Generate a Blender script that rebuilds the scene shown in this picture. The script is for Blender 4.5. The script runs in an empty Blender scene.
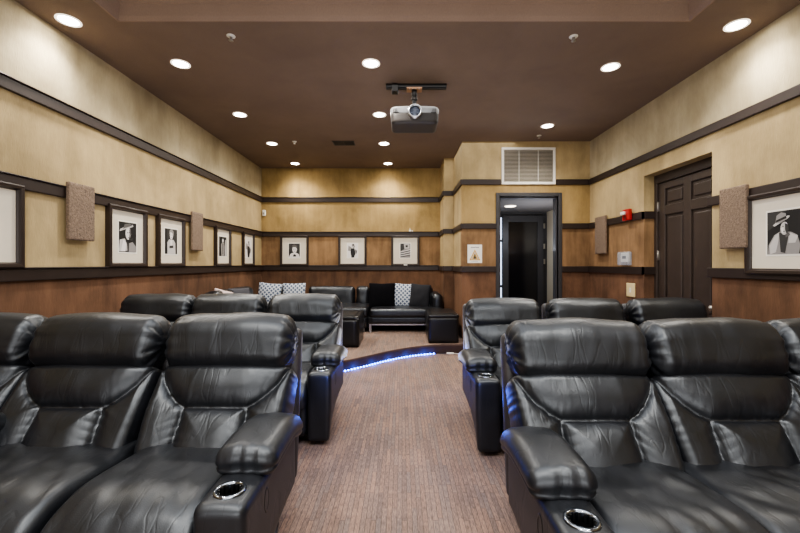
import bpy, bmesh, math, random
from mathutils import Vector, Matrix, noise
random.seed(7)
S = bpy.context.scene
COL = S.collection
F, CX, CY, CAMZ = 390.0, 402.0, 264.0, 1.29
PLAT = 0.13
XL, XR, HC = -2.79, 2.91, 1.90
YBL, YBR, YCOL = 7.743, 6.044, 7.0
CEIL = CAMZ + HC
YF = -2.6           # wall behind the camera
PI = math.pi

# ------------------------------------------------------------------ materials
def new_mat(name):
    m = bpy.data.materials.new(name); m.use_nodes = True
    nt = m.node_tree; b = nt.nodes['Principled BSDF']
    return m, nt, b
def lin(c):
    return tuple(((v/255)/12.92 if v/255 <= .04045 else ((v/255+.055)/1.055)**2.4) for v in c) + (1,)
def simple(name, rgb, rough=.5, metal=0, emis=None, es=0, spec=.5, var=0.0):
    m, nt, b = new_mat(name)
    b.inputs['Base Color'].default_value = lin(rgb)
    b.inputs['Roughness'].default_value = rough
    b.inputs['Metallic'].default_value = metal
    b.inputs['Specular IOR Level'].default_value = spec
    if emis:
        b.inputs['Emission Color'].default_value = lin(emis); b.inputs['Emission Strength'].default_value = es
    if var:
        tc = nt.nodes.new('ShaderNodeTexCoord'); n = nt.nodes.new('ShaderNodeTexNoise')
        n.inputs['Scale'].default_value = 12
        nt.links.new(tc.outputs['Object'], n.inputs['Vector'])
        mx = nt.nodes.new('ShaderNodeMix'); mx.data_type = 'RGBA'
        c = lin(rgb)
        mx.inputs[6].default_value = tuple(v*(1-var) for v in c[:3])+(1,)
        mx.inputs[7].default_value = tuple(min(1, v*(1+var)) for v in c[:3])+(1,)
        nt.links.new(n.outputs['Fac'], mx.inputs[0]); nt.links.new(mx.outputs[2], b.inputs['Base Color'])
    return m
def N(nt, t, **kw):
    n = nt.nodes.new(t)
    for k, v in kw.items():
        if k in n.inputs: n.inputs[k].default_value = v
        else: setattr(n, k, v)
    return n
def mapping(nt, scale, coord='Object', rot=(0, 0, 0)):
    tc = nt.nodes.new('ShaderNodeTexCoord'); mp = nt.nodes.new('ShaderNodeMapping')
    mp.inputs['Scale'].default_value = scale; mp.inputs['Rotation'].default_value = rot
    nt.links.new(tc.outputs[coord], mp.inputs['Vector']); return mp.outputs['Vector']
def ramp(nt, fac, stops):
    r = nt.nodes.new('ShaderNodeValToRGB'); e = r.color_ramp.elements
    while len(e) < len(stops): e.new(.5)
    for i, (p, c) in enumerate(stops): e[i].position = p; e[i].color = c
    nt.links.new(fac, r.inputs['Fac']); return r.outputs['Color']
def mixc(nt, fac, a, b, mode='MIX'):
    mx = nt.nodes.new('ShaderNodeMix'); mx.data_type = 'RGBA'; mx.blend_type = mode
    if isinstance(fac, (int, float)): mx.inputs[0].default_value = fac
    else: nt.links.new(fac, mx.inputs[0])
    for i, v in ((6, a), (7, b)):
        if isinstance(v, tuple): mx.inputs[i].default_value = v
        else: nt.links.new(v, mx.inputs[i])
    return mx.outputs[2]
def suede(name, dark, light, grain=(6, 6, .9), rough=.9, streak=.5, mott=.88):
    """faux-suede wall covering: soft brushed vertical streaks and mottling"""
    m, nt, b = new_mat(name)
    n1 = N(nt, 'ShaderNodeTexNoise', Scale=1.0, Detail=5.0, Roughness=.62)
    nt.links.new(mapping(nt, grain), n1.inputs['Vector'])
    n2 = N(nt, 'ShaderNodeTexNoise', Scale=1.7, Detail=4.0, Roughness=.6, Distortion=.4)
    nt.links.new(mapping(nt, (1, 1, .8)), n2.inputs['Vector'])
    c1 = ramp(nt, n1.outputs['Fac'], [(.3, lin(dark)), (.7, lin(light))])
    c2 = ramp(nt, n2.outputs['Fac'], [(.38, lin(tuple(v*mott for v in dark))), (.62, lin(light))])
    c = mixc(nt, 1-streak, c1, c2)
    # woven thread grain
    n3 = N(nt, 'ShaderNodeTexNoise', Scale=1.0, Detail=2.0)
    nt.links.new(mapping(nt, (150, 150, 25)), n3.inputs['Vector'])
    g = ramp(nt, n3.outputs['Fac'], [(.3, (.92, .92, .92, 1)), (.7, (1.0, 1.0, 1.0, 1))])
    c = mixc(nt, 1.0, c, g, 'MULTIPLY')
    nt.links.new(c, b.inputs['Base Color'])
    b.inputs['Roughness'].default_value = rough
    b.inputs['Specular IOR Level'].default_value = .2
    bp = N(nt, 'ShaderNodeBump', Strength=.25, Distance=.01)
    nt.links.new(n3.outputs['Fac'], bp.inputs['Height']); nt.links.new(bp.outputs['Normal'], b.inputs['Normal'])
    return m
M = {}
M['pale'] = suede('wall_pale', (164, 151, 122), (194, 182, 152))
M['gold'] = suede('wall_gold', (158, 140, 104), (190, 169, 128))
M['ochre'] = suede('wall_ochre', (140, 118, 78), (180, 154, 106))
M['copper'] = suede('wall_copper', (112, 88, 64), (160, 128, 94), grain=(12, 12, 1.5))
M['rust'] = suede('wall_rust', (80, 60, 48), (130, 98, 76), grain=(7, 7, 1.5))
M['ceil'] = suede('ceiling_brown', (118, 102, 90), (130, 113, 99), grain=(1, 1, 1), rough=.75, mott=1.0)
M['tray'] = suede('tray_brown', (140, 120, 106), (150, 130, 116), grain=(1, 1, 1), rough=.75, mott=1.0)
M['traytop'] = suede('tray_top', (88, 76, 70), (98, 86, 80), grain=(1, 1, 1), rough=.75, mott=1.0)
M['trim'] = simple('dark_trim', (46, 36, 32), .45, var=.25)
M['door'] = simple('door_espresso', (62, 53, 48), .38, var=.15)
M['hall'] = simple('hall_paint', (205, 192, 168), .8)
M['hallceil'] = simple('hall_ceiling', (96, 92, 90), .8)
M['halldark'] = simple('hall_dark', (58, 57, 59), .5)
M['darkglass'] = simple('dark_glass', (20, 20, 24), .12, spec=.6)
M['hinge'] = simple('hinge_metal', (170, 166, 158), .35, .9)
M['white'] = simple('white_plastic', (225, 222, 214), .4)
M['cream'] = simple('cream_plate', (214, 196, 150), .45)
M['red'] = simple('alarm_red', (165, 34, 30), .35)
M['clear'] = simple('clear_cover', (190, 195, 205), .15)
M['clear'].node_tree.nodes['Principled BSDF'].inputs['Alpha'].default_value = .4
M['screen'] = simple('dark_screen', (60, 66, 72), .3)
M['frame'] = simple('frame_espresso', (44, 34, 30), .38, var=.2)
M['mat'] = simple('mat_board', (214, 205, 188), .85, var=.03)
M['paperwhite'] = simple('print_white', (232, 228, 218), .7)
for k, v in (('g0', 22), ('g1', 52), ('g2', 92), ('g3', 140), ('g4', 188), ('g5', 222)):
    M[k] = simple('print_tone_'+k, (v, int(v*.985), int(v*.97)), .6)
M['steel'] = simple('brushed_steel', (190, 192, 196), .28, 1.0)
M['chrome'] = simple('cup_chrome', (150, 156, 165), .15, 1.0)
M['black'] = simple('black_metal', (24, 24, 26), .45)
M['void'] = simple('cup_black', (6, 6, 7), .5)
M['proj'] = simple('projector_silver', (150, 152, 154), .35, .4)
M['projdark'] = simple('projector_dark', (50, 46, 44), .5)
M['lens'] = simple('lens_glass', (90, 96, 110), .08, .6)
M['wood'] = simple('bracket_tan', (170, 128, 96), .6)
M['lamp'] = simple('lamp_emitter', (255, 250, 240), .5, emis=(255, 246, 232), es=60)
M['lamprim'] = simple('lamp_rim', (230, 224, 212), .5, emis=(255, 244, 228), es=1.2)
M['led'] = simple('led_blue', (60, 110, 255), .4, emis=(50, 110, 255), es=32)
M['ledtape'] = simple('led_tape', (30, 70, 255), .4, emis=(20, 60, 255), es=2.5)
M['velvet'] = simple('black_velvet', (12, 12, 16), .95, spec=.1)
M['velvetgrey'] = simple('charcoal_velvet', (30, 31, 36), .8, spec=.3, var=.3)
M['pinkish'] = simple('pale_cushion', (190, 172, 168), .85, var=.1)
M['greycush'] = simple('grey_cushion', (58, 58, 64), .85, var=.2)
M['yellow'] = simple('sign_yellow', (206, 160, 50), .5)
M['table'] = simple('black_leatherette', (20, 20, 22), .32, var=.2)

def leather(name, base, r0, r1, crease=.35):
    m, nt, b = new_mat(name)
    vec = mapping(nt, (1, 1, 1))
    n = N(nt, 'ShaderNodeTexNoise', Scale=7.0, Detail=4.0, Distortion=1.2); nt.links.new(vec, n.inputs['Vector'])
    c = ramp(nt, n.outputs['Fac'], [(.3, lin(base)), (.72, lin(tuple(min(255, int(v*1.7)) for v in base)))])
    nt.links.new(c, b.inputs['Base Color'])
    rr = nt.nodes.new('ShaderNodeMapRange'); rr.inputs['To Min'].default_value = r0; rr.inputs['To Max'].default_value = r1
    nt.links.new(n.outputs['Fac'], rr.inputs['Value']); nt.links.new(rr.outputs['Result'], b.inputs['Roughness'])
    # creases: thin ridges of a stretched noise
    n2 = N(nt, 'ShaderNodeTexNoise', Scale=9.0, Detail=2.0, Roughness=.5, Distortion=.25)
    nt.links.new(mapping(nt, (1.5, .6, .4)), n2.inputs['Vector'])
    a = N(nt, 'ShaderNodeMath', operation='SUBTRACT'); nt.links.new(n2.outputs['Fac'], a.inputs[0]); a.inputs[1].default_value = .5
    ab = N(nt, 'ShaderNodeMath', operation='ABSOLUTE'); nt.links.new(a.outputs[0], ab.inputs[0])
    mr = nt.nodes.new('ShaderNodeMapRange'); mr.inputs['From Max'].default_value = .035; nt.links.new(ab.outputs[0], mr.inputs['Value'])
    v = N(nt, 'ShaderNodeTexVoronoi', Scale=260.0); nt.links.new(vec, v.inputs['Vector'])
    b1 = N(nt, 'ShaderNodeBump', Strength=crease, Distance=.006); nt.links.new(mr.outputs['Result'], b1.inputs['Height'])
    b2 = N(nt, 'ShaderNodeBump', Strength=.12, Distance=.001); nt.links.new(v.outputs['Distance'], b2.inputs['Height'])
    nt.links.new(b1.outputs['Normal'], b2.inputs['Normal']); nt.links.new(b2.outputs['Normal'], b.inputs['Normal'])
    b.inputs['Specular IOR Level'].default_value = .7
    b.inputs['Specular Tint'].default_value = (.86, .93, 1, 1); b.inputs['Coat Weight'].default_value = .08; b.inputs['Coat Roughness'].default_value = .35
    return m
M['leather'] = leather('black_leather', (13, 14, 17), .34, .50, .10)
M['sidehide'] = leather('arm_side_leather', (32, 28, 28), .5, .62, .15)
M['sofahide'] = leather('sofa_leather', (15, 15, 18), .28, .42, .14)

def carpet_mat():
    m, nt, b = new_mat('carpet_brown')
    br = N(nt, 'ShaderNodeTexBrick', Scale=1.0)
    br.inputs['Brick Width'].default_value = .22; br.inputs['Row Height'].default_value = .026
    br.inputs['Mortar Size'].default_value = .0022; br.inputs['Mortar Smooth'].default_value = .4
    br.inputs['Color1'].default_value = (0, 0, 0, 1); br.inputs['Color2'].default_value = (1, 1, 1, 1)
    br.inputs['Mortar'].default_value = (.0, .0, .0, 1); br.inputs['Bias'].default_value = 0
    br.offset = .37; br.offset_frequency = 2; br.squash = 1.4; br.squash_frequency = 3
    nt.links.new(mapping(nt, (1, 1, 1), rot=(0, 0, PI/2)), br.inputs['Vector'])
    base = ramp(nt, br.outputs['Color'], [(0, lin((116, 104, 98))), (.3, lin((134, 115, 103))), (.65, lin((124, 113, 107))), (1, lin((142, 121, 108)))])
    n1 = N(nt, 'ShaderNodeTexNoise', Scale=1.0, Detail=3.0, Roughness=.7); nt.links.new(mapping(nt, (190, 26, 30)), n1.inputs['Vector'])
    st = ramp(nt, n1.outputs['Fac'], [(.3, (.5, .5, .52, 1)), (.7, (1.2, 1.13, 1.08, 1))])
    mo = ramp(nt, br.outputs['Fac'], [(0, (1, 1, 1, 1)), (1, (.76, .75, .76, 1))])
    base = mixc(nt, 1.0, base, mo, 'MULTIPLY')
    c = mixc(nt, 1.0, base, st, 'MULTIPLY')
    n2 = N(nt, 'ShaderNodeTexNoise', Scale=3.0, Detail=3.0); nt.links.new(mapping(nt, (1, 1, 1)), n2.inputs['Vector'])
    st2 = ramp(nt, n2.outputs['Fac'], [(.3, (.82, .83, .86, 1)), (.7, (1.08, 1.04, 1.02, 1))])
    c = mixc(nt, 1.0, c, st2, 'MULTIPLY')
    nt.links.new(c, b.inputs['Base Color']); b.inputs['Roughness'].default_value = .95
    b.inputs['Specular IOR Level'].default_value = .1
    bp = N(nt, 'ShaderNodeBump', Strength=.5, Distance=.006); nt.links.new(n1.outputs['Fac'], bp.inputs['Height'])
    nt.links.new(bp.outputs['Normal'], b.inputs['Normal'])
    return m
M['carpet'] = carpet_mat()
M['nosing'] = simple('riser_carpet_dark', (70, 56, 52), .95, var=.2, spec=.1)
def felt_mat():
    m, nt, b = new_mat('acoustic_fabric')
    n = N(nt, 'ShaderNodeTexNoise', Scale=1.0, Detail=4.0, Roughness=.75); nt.links.new(mapping(nt, (60, 60, 60)), n.inputs['Vector'])
    c = ramp(nt, n.outputs['Fac'], [(.3, lin((84, 72, 62))), (.7, lin((146, 126, 108)))])
    nt.links.new(c, b.inputs['Base Color']); b.inputs['Roughness'].default_value = .95
    bp = N(nt, 'ShaderNodeBump', Strength=.8, Distance=.01); nt.links.new(n.outputs['Fac'], bp.inputs['Height'])
    nt.links.new(bp.outputs['Normal'], b.inputs['Normal']); return m
M['felt'] = felt_mat()
def pattern_mat():
    m, nt, b = new_mat('patterned_fabric')
    vec = mapping(nt, (19, 19, 19), rot=(0, PI/4, 0))
    sp = nt.nodes.new('ShaderNodeSeparateXYZ'); nt.links.new(vec, sp.inputs[0])
    def tri(o):
        f = N(nt, 'ShaderNodeMath', operation='PINGPONG'); nt.links.new(o, f.inputs[0]); f.inputs[1].default_value = .5
        return f.outputs[0]
    mx = N(nt, 'ShaderNodeMath', operation='MINIMUM'); nt.links.new(tri(sp.outputs['X']), mx.inputs[0]); nt.links.new(tri(sp.outputs['Z']), mx.inputs[1])
    c = ramp(nt, mx.outputs[0], [(.0, lin((206, 208, 212))), (.11, lin((176, 184, 194))), (.19, lin((92, 106, 128))), (.5, lin((38, 48, 70)))])
    nt.links.new(c, b.inputs['Base Color']); b.inputs['Roughness'].default_value = .85; return m
M['pattern'] = pattern_mat()

# ------------------------------------------------------------------ mesh helpers
class MB:
    def __init__(s): s.v = []; s.f = []; s.mi = []; s.mats = []; s.smooth = []
    def m(s, mat):
        if mat not in s.mats: s.mats.append(mat)
        return s.mats.index(mat)
    def raw(s, vs, fs, mat, smooth=False, mtx=None):
        o = len(s.v)
        if mtx is not None: vs = [mtx @ Vector(p) for p in vs]
        s.v += [tuple(p) for p in vs]; k = s.m(mat)
        for f in fs: s.f.append(tuple(i+o for i in f)); s.mi.append(k); s.smooth.append(smooth)
        return s
    def box(s, x0, x1, y0, y1, z0, z1, mat, mtx=None):
        x0, x1 = min(x0, x1), max(x0, x1); y0, y1 = min(y0, y1), max(y0, y1); z0, z1 = min(z0, z1), max(z0, z1)
        vs = [(x, y, z) for x in (x0, x1) for y in (y0, y1) for z in (z0, z1)]
        fs = [(0, 1, 3, 2), (4, 6, 7, 5), (0, 4, 5, 1), (2, 3, 7, 6), (0, 2, 6, 4), (1, 5, 7, 3)]
        return s.raw(vs, fs, mat, mtx=mtx)
    def prism(s, pts, y0, y1, mat, mtx=None, smooth=False):
        """pts = (x,z) polygon swept along y"""
        n = len(pts); vs = [(x, y0, z) for x, z in pts] + [(x, y1, z) for x, z in pts]
        fs = [tuple(range(n)), tuple(range(2*n-1, n-1, -1))] + [(i, n+i, n+(i+1) % n, (i+1) % n) for i in range(n)]
        return s.raw(vs, fs, mat, smooth, mtx)
    def lathe(s, prof, mat, mtx=None, n=32, cap=False):
        vs = []; fs = []
        for r, z in prof:
            for i in range(n): a = 2*PI*i/n; vs.append((r*math.cos(a), r*math.sin(a), z))
        for k in range(len(prof)-1):
            for i in range(n): j = (i+1) % n; fs.append((k*n+i, k*n+j, (k+1)*n+j, (k+1)*n+i))
        if cap: fs.append(tuple(range(n-1, -1, -1))); fs.append(tuple((len(prof)-1)*n+i for i in range(n)))
        return s.raw(vs, fs, mat, True, mtx)
    def tube(s, path, r, mat, n=10):
        vs = []; fs = []; path = [Vector(p) for p in path]
        for k, p in enumerate(path):
            t = (path[min(k+1, len(path)-1)]-path[max(k-1, 0)]).normalized()
            u = t.orthogonal().normalized() if abs(t.z) > .9 else t.cross(Vector((0, 0, 1))).normalized()
            w = t.cross(u)
            for i in range(n): a = 2*PI*i/n; vs.append(p+u*r*math.cos(a)+w*r*math.sin(a))
        for k in range(len(path)-1):
            for i in range(n): j = (i+1) % n; fs.append((k*n+i, k*n+j, (k+1)*n+j, (k+1)*n+i))
        fs.append(tuple(range(n))); fs.append(tuple((len(path)-1)*n+i for i in range(n-1, -1, -1)))
        return s.raw(vs, fs, mat, True)
    def rbox(s, half, r, n, mat, fn=None, mtx=None, dense=.6):
        """closed rounded box; r radius (float or 3-tuple); fn(p, nrm)->p"""
        hx, hy, hz = half; rr = (r, r, r) if isinstance(r, (int, float)) else r
        nx, ny, nz = n
        def g(i, k): t = 2*i/k-1; return dense*math.sin(PI/2*t)+(1-dense)*t
        idx = {}; vs = []; fs = []
        def vid(i, j, k):
            key = (i, j, k)
            if key not in idx:
                p = Vector((g(i, nx)*hx, g(j, ny)*hy, g(k, nz)*hz)); c = []; d = []
                for a in range(3):
                    lim = half[a]-rr[a]; ca = max(-lim, min(lim, p[a])); c.append(ca); d.append((p[a]-ca)/rr[a] if rr[a] > 0 else 0)
                d = Vector(d); nrm = d.normalized() if d.length > 1e-9 else Vector((0, 0, 1))
                q = Vector(c)+Vector((nrm[0]*rr[0], nrm[1]*rr[1], nrm[2]*rr[2]))
                if fn: q = fn(q, nrm)
                idx[key] = len(vs); vs.append(q)
            return idx[key]
        for i in range(nx):
            for j in range(ny):
                fs.append((vid(i, j, 0), vid(i, j+1, 0), vid(i+1, j+1, 0), vid(i+1, j, 0)))
                fs.append((vid(i, j, nz), vid(i+1, j, nz), vid(i+1, j+1, nz), vid(i, j+1, nz)))
        for i in range(nx):
            for k in range(nz):
                fs.append((vid(i, 0, k), vid(i+1, 0, k), vid(i+1, 0, k+1), vid(i, 0, k+1)))
                fs.append((vid(i, ny, k), vid(i, ny, k+1), vid(i+1, ny, k+1), vid(i+1, ny, k)))
        for j in range(ny):
            for k in range(nz):
                fs.append((vid(0, j, k), vid(0, j, k+1), vid(0, j+1, k+1), vid(0, j+1, k)))
                fs.append((vid(nx, j, k), vid(nx, j+1, k), vid(nx, j+1, k+1), vid(nx, j, k+1)))
        return s.raw(vs, fs, mat, True, mtx)
    def build(s, name, parent=None, loc=None, fixn=False):
        me = bpy.data.meshes.new(name); me.from_pydata(s.v, [], s.f)
        for m in s.mats: me.materials.append(m)
        me.polygons.foreach_set('material_index', s.mi); me.polygons.foreach_set('use_smooth', s.smooth)
        if fixn:
            bm = bmesh.new(); bm.from_mesh(me); bmesh.ops.recalc_face_normals(bm, faces=bm.faces); bm.to_mesh(me); bm.free()
        me.update()
        o = bpy.data.objects.new(name, me); COL.objects.link(o)
        if parent: o.parent = parent
        if loc: o.location = loc
        return o
def tag(o, label=None, cat=None, group=None, kind=None):
    if label: o['label'] = label
    if cat: o['category'] = cat
    if group: o['group'] = group
    if kind: o['kind'] = kind
    return o
def thing(name, label, cat, loc=(0, 0, 0), rz=0, group=None):
    o = bpy.data.objects.new(name, None); COL.objects.link(o); o.location = loc; o.rotation_euler = (0, 0, rz)
    o.empty_display_size = .1
    return tag(o, label, cat, group)
def struct(mb, name, parent=None, fixn=True):
    o = mb.build(name, parent, fixn=fixn)
    if parent is None: o['kind'] = 'structure'
    return o
def bevel(o, w, seg=2):
    b = o.modifiers.new('bevel', 'BEVEL'); b.width = w; b.segments = seg; b.limit_method = 'ANGLE'
    return o

# ------------------------------------------------------------------ room shell
zz = [CAMZ-.125, CAMZ-.035, CAMZ+.545, CAMZ+.63, CAMZ+1.225, CAMZ+1.31]   # rail heights: lower, mid, upper (bottom, top)
ZU = zz[4]
T = .15
def zones(mb, x0, x1, y0, y1, z0, z1, mats):
    """stack of wall-covering zones: below lower rail, between lower & mid, mid & upper, above upper"""
    cuts = [0, zz[0]+.03, zz[2]+.03, zz[4]+.03, CEIL+.0]
    for k in range(4):
        a, b = max(z0, cuts[k]), min(z1, cuts[k+1])
        if b > a: mb.box(x0, x1, y0, y1, a, b, M[mats[k]])
w = MB(); zones(w, XL-T, XL, YF, YBL+T, 0, CEIL, ('rust', 'gold', 'gold', 'pale')); struct(w, 'wall_left')
w = MB(); zones(w, XL, .754+T, YBL, YBL+T, 0, CEIL, ('rust', 'copper', 'ochre', 'ochre')); struct(w, 'wall_back')
# stepped column between the two back walls
w = MB(); zones(w, .754, .93, YCOL, YBL, PLAT-.13, CEIL, ('rust', 'gold', 'gold', 'gold')); struct(w, 'wall_column')
# doorway wall
DX0, DX1, DTOP = 1.51, 2.42, CAMZ+1.05
w = MB()
for a, b, z0 in ((.93, DX0, 0), (DX0, DX1, DTOP), (DX1, XR+T, 0)):
    zones(w, a, b, YBR, YBR+T, z0, CEIL, ('rust', 'copper', 'ochre', 'gold'))
zones(w, .93, .93+T, YBR+T, YCOL+.05, 0, CEIL, ('rust', 'gold', 'gold', 'gold'))
struct(w, 'wall_doorway')
# right wall with recessed door opening
OY0, OY1, OTOP = 390*2.91/310, 390*2.91/242, CAMZ+1.055
w = MB()
zones(w, XR, XR+.3, YF, OY0, 0, CEIL, ('rust', 'gold', 'gold', 'pale'))
zones(w, XR, XR+.3, OY0, OY1, OTOP, CEIL, ('rust', 'gold', 'gold', 'pale'))
zones(w, XR, XR+.3, OY1, YBR, 0, CEIL, ('rust', 'copper', 'gold', 'pale'))
w.box(XR+.3, XR+.34, OY0-.1, OY1+.1, 0, OTOP+.1, M['halldark'])
struct(w, 'wall_right')
w = MB(); zones(w, XL-T, XR+T, YF-T, YF, 0, CEIL, ('rust', 'gold', 'gold', 'pale')); struct(w, 'wall_front')
# ceiling with tray
TX0, TX1, TY0, TY1, TD = -2.23, 2.26, -2.0, 390*1.9/242.0, .13
w = MB()
c = M['ceil']
w.box(XL-T, XR+.3, TY1, YBL+T, CEIL, CEIL+.3, c); w.box(XL-T, TX0, YF-T, TY1, CEIL, CEIL+.3, c)
w.box(TX1, XR+.3, YF-T, TY1, CEIL, CEIL+.3, c); w.box(TX0, TX1, YF-T, TY0, CEIL, CEIL+.3, c)
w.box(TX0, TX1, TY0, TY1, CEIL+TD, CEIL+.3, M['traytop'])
struct(w, 'ceiling')
# cove moulding lining the tray
w = MB(); cs = .05
pr = [(0, 0), (-.012, .0), (-.03, .03), (-.06, TD-.03), (-.11, TD), (0, TD)]
def cove(p0, p1, inward):
    p0, p1, inward = Vector(p0), Vector(p1), Vector(inward); vs = []
    for p in (p0, p1):
        for a, b in pr: vs.append(p+inward*(-a)+Vector((0, 0, b)))
    n = len(pr); fs = [tuple(range(n)), tuple(range(2*n-1, n-1, -1))]+[(i, n+i, n+(i+1) % n, (i+1) % n) for i in range(n)]
    w.raw(vs, fs, M['tray'])
cove((TX0, TY1, CEIL), (TX1, TY1, CEIL), (0, -1, 0)); cove((TX0, TY0, CEIL), (TX0, TY1, CEIL), (1, 0, 0))
cove((TX1, TY0, CEIL), (TX1, TY1, CEIL), (-1, 0, 0)); cove((TX0, TY0, CEIL), (TX1, TY0, CEIL), (0, 1, 0))
struct(w, 'trim_1')
# floor and platform with curved step
w = MB(); w.box(XL-T, XR+.34, YF-T, YBL+T, -.1, 0, M['carpet']); struct(w, 'floor')
curve = [(XL-T+.1, 4.05), (-2.3, 4.06), (-1.8, 4.12), (-1.35, 4.27), (-1.0, 4.46), (-.707, 4.675), (-.438, 4.93), (-.213, 5.17), (-.014, 5.345), (.17, 5.47), (.474, 5.60), (.82, 5.63), (1.3, 5.63), (XR, 5.63)]
def smooth_curve(pts, k=6):
    out = []
    for i in range(len(pts)-1):
        p0 = pts[max(i-1, 0)]; p1 = pts[i]; p2 = pts[i+1]; p3 = pts[min(i+2, len(pts)-1)]
        for j in range(k):
            t = j/k
            out.append(tuple(.5*((2*p1[a])+(-p0[a]+p2[a])*t+(2*p0[a]-5*p1[a]+4*p2[a]-p3[a])*t*t+(-p0[a]+3*p1[a]-3*p2[a]+p3[a])*t**3) for a in (0, 1)))
    out.append(pts[-1]); return out
cv = smooth_curve(curve)
w = MB(); n = len(cv)
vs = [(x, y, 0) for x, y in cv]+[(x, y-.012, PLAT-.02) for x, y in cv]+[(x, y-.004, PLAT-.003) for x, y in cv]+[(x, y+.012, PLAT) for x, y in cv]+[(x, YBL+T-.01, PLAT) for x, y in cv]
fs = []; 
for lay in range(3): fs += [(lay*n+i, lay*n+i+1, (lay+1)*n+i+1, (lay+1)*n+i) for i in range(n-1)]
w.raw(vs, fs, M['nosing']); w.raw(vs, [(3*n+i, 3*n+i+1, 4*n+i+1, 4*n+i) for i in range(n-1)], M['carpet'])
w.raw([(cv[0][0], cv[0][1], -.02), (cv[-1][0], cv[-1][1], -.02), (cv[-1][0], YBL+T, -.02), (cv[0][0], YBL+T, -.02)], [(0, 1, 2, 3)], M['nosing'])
o = w.build('floor_platform'); o['kind'] = 'structure'
# rails
P = .028; tn = 2
def rail(name_n, boxes):
    w = MB()
    for bx in boxes:
        w.box(*bx, M['trim'])
    o = struct(w, 'trim_%d' % name_n); bevel(o, .006); return o
for k in range(3):
    a, b = zz[2*k], zz[2*k+1]; a2, b2 = b-.0, b+.018
    def seg(x0, x1, y0, y1, sx=0, sy=0):
        """main board plus a thin projecting cap"""
        out = [(x0, x1, y0, y1, a, b)]
        return out
    rail(tn, seg(XL, XL+P, YF, YBL)+[(XL, XL+P+.012, YF, YBL, b, b+.012)]); tn += 1
    rail(tn, seg(XL+P, .754-P, YBL-P, YBL)+[(XL+P, .754-P, YBL-P-.012, YBL, b, b+.012)]); tn += 1
    rail(tn, [(.754-P, .754, YCOL-P, YBL, a, b), (.754, .93-P, YCOL-P, YCOL, a, b), (.93-P, .93, YBR-P, YCOL, a, b)]); tn += 1
    if k == 2: xs = [(.93, 1.53), (2.385, XR-P)]
    else: xs = [(.93, DX0-.055), (DX1+.055, XR-P)]
    rail(tn, [(p, q, YBR-P, YBR, a, b) for p, q in xs]); tn += 1
    if k == 2: rail(tn, [(XR-P, XR, YF, YBR, a, b)]); tn += 1
    else:
        rail(tn, [(XR-P, XR, OY1, YBR, a, b), (XR-P, XR+.12, OY1-P*.0-.0, OY1+.0001, a, b), (XR, XR+.12, OY1-P, OY1, a, b)]); tn += 1
        rail(tn, [(XR-P, XR, YF, OY0+P, a, b)]); tn += 1
# skirting boards
for nm, bx in (('baseboard_left', (XL, XL+.018, YF, 4.03, 0, .12)), ('baseboard_back', (XL, .754, YBL-.018, YBL, PLAT, PLAT+.12)),
               ('baseboard_right', (XR-.018, XR, YF, OY0, 0, .12))):
    w = MB(); w.box(*bx, M['trim']); struct(w, nm)

# ------------------------------------------------------------------ doors
# right-hand six panel door, recessed
d = bpy.data.objects.new('door_1', None); COL.objects.link(d); d['kind'] = 'structure'
xd = XR+.14
w = MB(); ft = OTOP
w.box(xd-.02, xd+.1, OY0, OY0+.05, 0, ft, M['door']); w.box(xd-.02, xd+.1, OY1-.05, OY1, 0, ft, M['door']); w.box(xd-.02, xd+.1, OY0+.05, OY1-.05, ft-.1, ft, M['door'])
bevel(w.build('door_frame', d), .005)
w = MB(); y0, y1 = OY0+.055, OY1-.055; zt = ft-.105
w.box(xd+.02, xd+.05, y0, y1, .01, zt, M['door'])
st = .11; ym = (y0+y1)/2; zr = [(.01, .22), (.64, .76), (1.86, 1.97), (zt-.08, zt)]
for a, b in ((y0, y0+st), (ym-st/2, ym+st/2), (y1-st, y1)): w.box(xd, xd+.02, a, b, .01, zt, M['door'])
for a, b in zr:
    for p, q in ((y0+st, ym-st/2), (ym+st/2, y1-st)): w.box(xd, xd+.02, p, q, a, b, M['door'])
leaf = bevel(w.build('door_leaf', d), .006)
for a, b in ((.22, .64), (.76, 1.86), (1.97, zt-.08)):
    for p, q in ((y0+st, ym-st/2), (ym+st/2, y1-st)):
        w = MB(); w.box(xd+.006, xd+.03, p+.03, q-.03, a+.03, b-.03, M['door']); bevel(w.build('door_panel', leaf), .014, 2)
for z in (.35, CAMZ+.10, CAMZ+.68):
    w = MB(); w.box(xd-.008, xd+.015, y1-.012, y1+.022, z-.055, z+.055, M['hinge']); w.lathe([(.007, -.06), (.007, .06)], M['hinge'], Matrix.Translation((xd-.01, y1+.004, z)), 10, True)
    w.build('hinge', d)
w = MB(); w.lathe([(.028, 0), (.026, .006), (.012, .01), (.012, .04), (.026, .05), (.026, .07), (.0, .075)], M['hinge'], Matrix.Translation((xd, y0+.06, .86)) @ Matrix.Rotation(-PI/2, 4, 'Y'))
w.build('door_knob', d)
# doorway frame in the back
w = MB()
for a, b, z0, z1 in ((DX0-.055, DX0, PLAT, DTOP+.055), (DX1, DX1+.055, PLAT, DTOP+.055), (DX0, DX1, DTOP, DTOP+.055)):
    w.box(a, b, YBR-.02, YBR+T+.01, z0, z1, M['halldark'])
w.box(DX0, DX0+.025, YBR+.03, YBR+T, PLAT, DTOP, M['halldark']); w.box(DX1-.025, DX1, YBR+.03, YBR+T, PLAT, DTOP, M['halldark']); w.box(DX0, DX1, YBR+.03, YBR+T, DTOP-.025, DTOP, M['halldark'])
o = struct(w, 'trim_20'); bevel(o, .006)
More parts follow.
